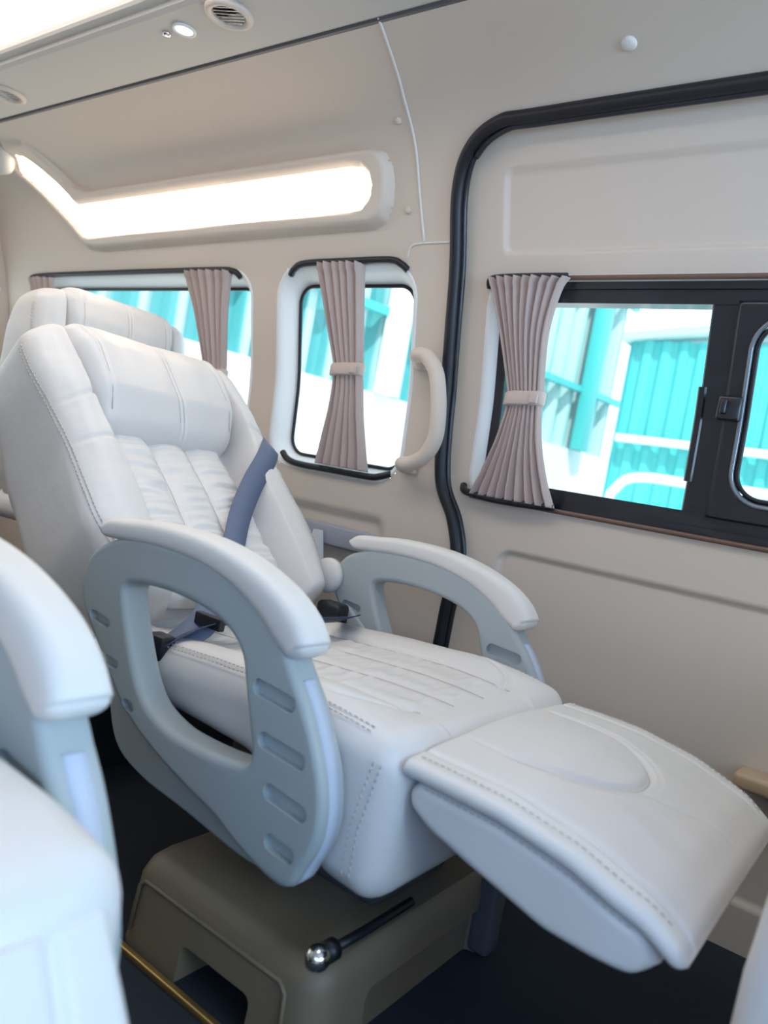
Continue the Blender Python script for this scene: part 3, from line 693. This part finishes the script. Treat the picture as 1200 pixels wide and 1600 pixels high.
def belt_mesh(path, wdir, wd=.047, th=.0018):
    P = catmull(path, 8); D = catmull(wdir, 8) if isinstance(wdir, list) else [wdir] * len(P); rings = []
    for i, p in enumerate(P):
        d = Vector(D[i]).normalized(); t = Vector(P[min(i + 1, len(P) - 1)] - P[max(i - 1, 0)]).normalized(); n_ = t.cross(d).normalized(); p = Vector(p)
        rings.append([tuple(p + d * a * wd / 2 + n_ * b * th / 2) for a, b in ((-1, -1), (1, -1), (1, 1), (-1, 1))])
    return loft(rings)

def make_seat(name, loc, label, recl, foot, arms=True, scale=1.0, belt=False, lever=True, foot_drop=0, stitched=True, up=0, fwd=0, group='reclining leather seats'):
    t = empty(name, loc); t.scale = (scale,) * 3; tag(t, label, 'seat', group)
    b = link('base', BASEM, BASE, t, smooth=True); edge_smooth(b, 30)
    # raised border on the aisle side of the base, lower rail
    link('moulding', mesh('moulding', *tube([(-.085, -.2635, .02), (-.08, -.2605, .085), (-.07, -.2600, .094), (.19, -.2600, .094), (.20, -.2610, .085), (.205, -.2640, .02)], .003, 8)), BASE, b)
    link('floor_rail', mesh('floor_rail', *bevbox(-.14, .30, -.284, -.274, .0, .010, .002)), BRASS, t)
    link('support', mesh('support', *join([bevbox(-.12, .20, -.10, .10, .12, .30, .02), bevbox(-.10, .10, -.20, .20, .17, .22, .01)])), DARKP, t)
    link('base_foot', mesh('base_foot', *bevbox(.235, .275, .125, .165, .0, .118, .01)), DARKP, t)
    c = link('seat_cushion', CUSH, LEA, t, loc=(fwd, 0, up))
    if up: c.scale = (1, 1.04, 1)
    for q in (CST if stitched else []) + CSEAM: link(q.name.split('.')[0], q, STI if q.name.startswith('stitching') else SEAM, c)
    br = link('backrest', BACK, LEA, t, loc=(-.31, 0, .37), rot=(0, -R(recl), 0))
    for q in BST: link('stitching', q, STI, br)
    link('back_cushion', QUILT, LEAW, br)
    link('headrest', HEADR, LEA, br)
    for q in BSEAM: link('seam', q, SEAM, br)
    f = link('footrest', FTOP, LEA, t, loc=(.289 + fwd, 0, .400 + up - foot_drop), rot=(0, R(foot), 0))
    link('footrest_body', FBOD, LEA, f)
    for q in (FST if stitched else []) + FSEAM: link(q.name.split('.')[0], q, STI if q.name.startswith('stitching') else SEAM, f)
    if arms:
        for sg in (-1, 1):
            a = link('armrest', ARM, SHELL, t, loc=(0, sg * .285, 0)); wn = a.modifiers.new('n', 'WEIGHTED_NORMAL'); wn.weight = 100; wn.keep_sharp = True
            link('armrest_pad', ARMPAD, PAD, a); link('edge_strip', ESTRIP, STRIP, a)
            link('side_cover', SKIRT, SHELL, t, loc=(0, sg * .268, 0))
    if lever:
        lv = link('lever', mesh('lever', *xf(tube([(.247, -.268, .160), (.252, -.20, .163), (.254, -.10, .166)], .006, 10), Matrix())), BLACK, t)
        link('lever_collar', mesh('lever_collar', *tube([(.247, -.262, .160), (.2475, -.247, .160)], .0125, 16)), BLACK, lv)
        link('knob', mesh('knob', *xf(lathe([(.004, -.016), (.010, -.013), (.0145, -.005), (.0150, .0), (.0135, .006), (.009, .012), (.002, .015)], 24), Matrix.Translation((.247, -.276, .160)) @ Matrix.Rotation(R(90), 4, 'X'))), CHROME, lv)
    if belt:
        # all in seat-local coordinates, laid on the reclined back
        th = R(recl); P0 = Vector((-.31, 0, .37))
        def bk(u, v, y): return (P0.x - math.sin(th) * u + math.cos(th) * v, y, P0.z + math.cos(th) * u + math.sin(th) * v)
        bp = [bk(.385, -.02, .268), bk(.385, .05, .276), bk(.385, .110, .266), bk(.350, .152, .222), bk(.305, .152, .182), bk(.25, .134, .130), bk(.18, .120, .072), bk(.098, .116, .012), bk(.03, .112, -.05), (-.175, -.14, .428), (-.155, -.205, .405)]
        ud = (-math.sin(th), 0, math.cos(th)); dg_ = (-math.sin(th) * .7, -.7, math.cos(th) * .7)
        link('shoulder_belt', mesh('shoulder_belt', *belt_mesh(bp, [ud] * 2 + [(ud[0], -.2, ud[2]), (ud[0], -.5, ud[2])] + [dg_] * 5 + [(-.75, -.5, .4), (-.9, -.1, .1)])), BELT, t)
        lp_ = [(-.165, -.235, .392), (-.150, -.17, .424), (-.145, -.08, .432), (-.135, .05, .430), (-.125, .14, .430), (-.150, .200, .425)]
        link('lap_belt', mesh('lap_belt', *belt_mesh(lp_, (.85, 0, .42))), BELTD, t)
        link('buckle', mesh('buckle', *bevbox(-.185, -.145, -.240, -.212, .378, .415, .006)), BLACK, t)
        link('belt_tongue', mesh('belt_tongue', *bevbox(-.178, -.118, -.160, -.148, .425, .445, .003)), BLACK, t)
        link('belt_anchor', mesh('belt_anchor', *join([bevbox(-.24, -.18, .195, .235, .395, .440, .010)])), BLACK, t)
        hc = lathe([(.036, 0), (.036, .010), (.030, .016), (.010, .019)], 36)
        link('hinge_cover', mesh('hinge_cover', *xf(hc, Matrix.Translation((-.270, .262, .480)) @ Matrix.Rotation(R(90), 4, 'X'))), PAD, t)
    return t
make_seat('reclining_seat', (SX, SY, FLOOR), 'reclined pale leather seat with raised footrest beside the sliding door', 47, 11.5, belt=True)
make_seat('reclining_seat', (SX + .060, .050, FLOOR), 'pale leather seat cropped by the lower left edge, its armrest and cushion in view', 22, 68, lever=False, foot_drop=.012, up=.035, fwd=.02, stitched=False)
front = make_seat('reclining_seat', (SX + 1.065, SY, FLOOR), 'seat back cropped by the lower right corner, in front of the raised footrest', 4, 80, lever=False, foot_drop=.02)
make_seat('reclining_seat', (-1.75 + .17, 1.165, FLOOR + .160), 'pale leather seat behind the reclined one, only its headrest showing', 6, 82, arms=False, scale=.87, lever=False, foot_drop=.02, fwd=-.04)

link('back_cover', fixn(mesh('back_cover', *loft([[(x, y, z) for x, y in rr_loop(xa, -.36, -w_, w_, .02, 6)] for z, xa, w_ in ((.14, -.385, .235), (.16, -.410, .248), (.25, -.420, .255), (.35, -.417, .255), (.45, -.408, .250), (.52, -.395, .240), (.55, -.385, .225))]))), LEA, front)
# ------------------------------------------------------------------ outside
gd = box('ground', -30, 12, 1.6, 30, -1.25, -1.15, CONC, r=.02, seg=1); tag(gd, kind='structure')
def corrug(name, A, B, z0, z1, pitch, amp, m, parent=None):
    A, B = Vector((*A, 0)), Vector((*B, 0)); L = (B - A).length; d = (B - A).normalized(); n_ = Vector((-d.y, d.x, 0)); N = int(L / pitch) * 8; rb, rt = [], []
    for i in range(N + 1):
        s = L * i / N; ph = (s / pitch) % 1; o_ = amp * (1 if ph < .38 else (1 - (ph - .38) / .12 if ph < .5 else (0 if ph < .88 else (ph - .88) / .12)))
        p = A + d * s + n_ * o_; rb.append((p.x, p.y, z0)); rt.append((p.x, p.y, z1))
    o = link(name, mesh(name, *loft([rb, rt], cap=False, closed=False)), m, parent, smooth=False); md = o.modifiers.new('s', 'SOLIDIFY'); md.thickness = .006
    return o
A, B = (-4.15, .8), (-3.05, 8.0)
rw = empty('retaining_wall', (-3.6, 4.4, -1.15)); 
def along(A, B, o0, o1, z0, z1, m, name, parent=None, ext=0):
    a, b = Vector(A), Vector(B); d = (b - a).normalized(); n_ = Vector((-d.y, d.x)); a = a - d * ext; b = b + d * ext
    q = [a + n_ * o0, b + n_ * o0, b + n_ * o1, a + n_ * o1]
    return link(name, fixn(mesh(name, *loft([[(p.x, p.y, z0) for p in q], [(p.x, p.y, z1) for p in q]]))), m, parent, smooth=False)
bpy.data.objects.remove(rw)
o = along(A, B, -.02, .25, -1.15, .60, CONC, 'retaining_wall'); tag(o, 'white retaining wall under the corrugated teal fence', 'wall')
fe_ = empty('corrugated_fence', (-3.6, 4.4, .60)); tag(fe_, 'pale teal corrugated metal fence standing on the white wall', 'fence')
fe_.location = (0, 0, 0)
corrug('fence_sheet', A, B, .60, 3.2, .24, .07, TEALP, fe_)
along(A, B, -.07, -.01, 1.17, 1.23, TEAL, 'fence_rail', fe_)
along(A, B, -.07, -.01, 2.2, 2.26, TEAL, 'fence_rail', fe_)
def pt_on(t): return (A[0] + (B[0] - A[0]) * t, A[1] + (B[1] - A[1]) * t)
for t_k in (.12, .52, .9):
    p = pt_on(t_k); link('fence_post', mesh('fence_post', *bevbox(p[0] + .03, p[0] + .15, p[1] - .09, p[1] + .09, .60, 3.2, .01)), TEAL if t_k != .52 else CONC, fe_)
shed = empty('metal_shed', (0, 0, 0)); tag(shed, 'teal corrugated metal shed seen through the sliding door window', 'shed')
corrug('shed_wall', (2.4, 6.0), (-2.22, 6.0), -1.15, 1.42, .14, .03, TEAL, shed)
rf = [[(x, 5.9, 1.40 + .16 * (1 - ((x - .1) / 2.4) ** 2)), (x, 7.6, 1.40 + .16 * (1 - ((x - .1) / 2.4) ** 2)), (x, 7.6, 1.46 + .16 * (1 - ((x - .1) / 2.4) ** 2)), (x, 5.9, 1.46 + .16 * (1 - ((x - .1) / 2.4) ** 2))] for x in np.linspace(-2.3, 2.5, 24)]
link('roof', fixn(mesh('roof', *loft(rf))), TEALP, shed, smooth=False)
link('side_wall', mesh('side_wall', *bevbox(-2.26, -2.20, 6.0, 7.5, -1.15, 1.42, .01)), TEAL, shed)
box('white_rail', -2.20, 2.4, 5.88, 5.94, .60, .66, CONC, shed, r=.01)
# white arched hand railing in front of the shed
ra = empty('hand_railing', (-1.2, 5.4, -1.15)); tag(ra, 'white arched railing with upright bars in front of the teal shed', 'railing')
link('top_rail', mesh('top_rail', *tube(catmull([(-.78, 0, 0), (-.78, 0, 1.15), (-.74, 0, 1.36), (-.60, 0, 1.46), (-.2, 0, 1.47), (.6, 0, 1.47), (1.6, 0, 1.47), (1.6, 0, 0)], 8), .035, 10)), CONC, ra)
for k in range(14):
    x = -.62 + k * .15; link('upright_bar', mesh('upright_bar', *tube([(x, 0, 0), (x, 0, 1.22)], .022, 8)), CONC, ra)
link('middle_rail', mesh('middle_rail', *tube([(-.78, 0, 1.0), (1.6, 0, 1.0)], .02, 8)), CONC, ra)
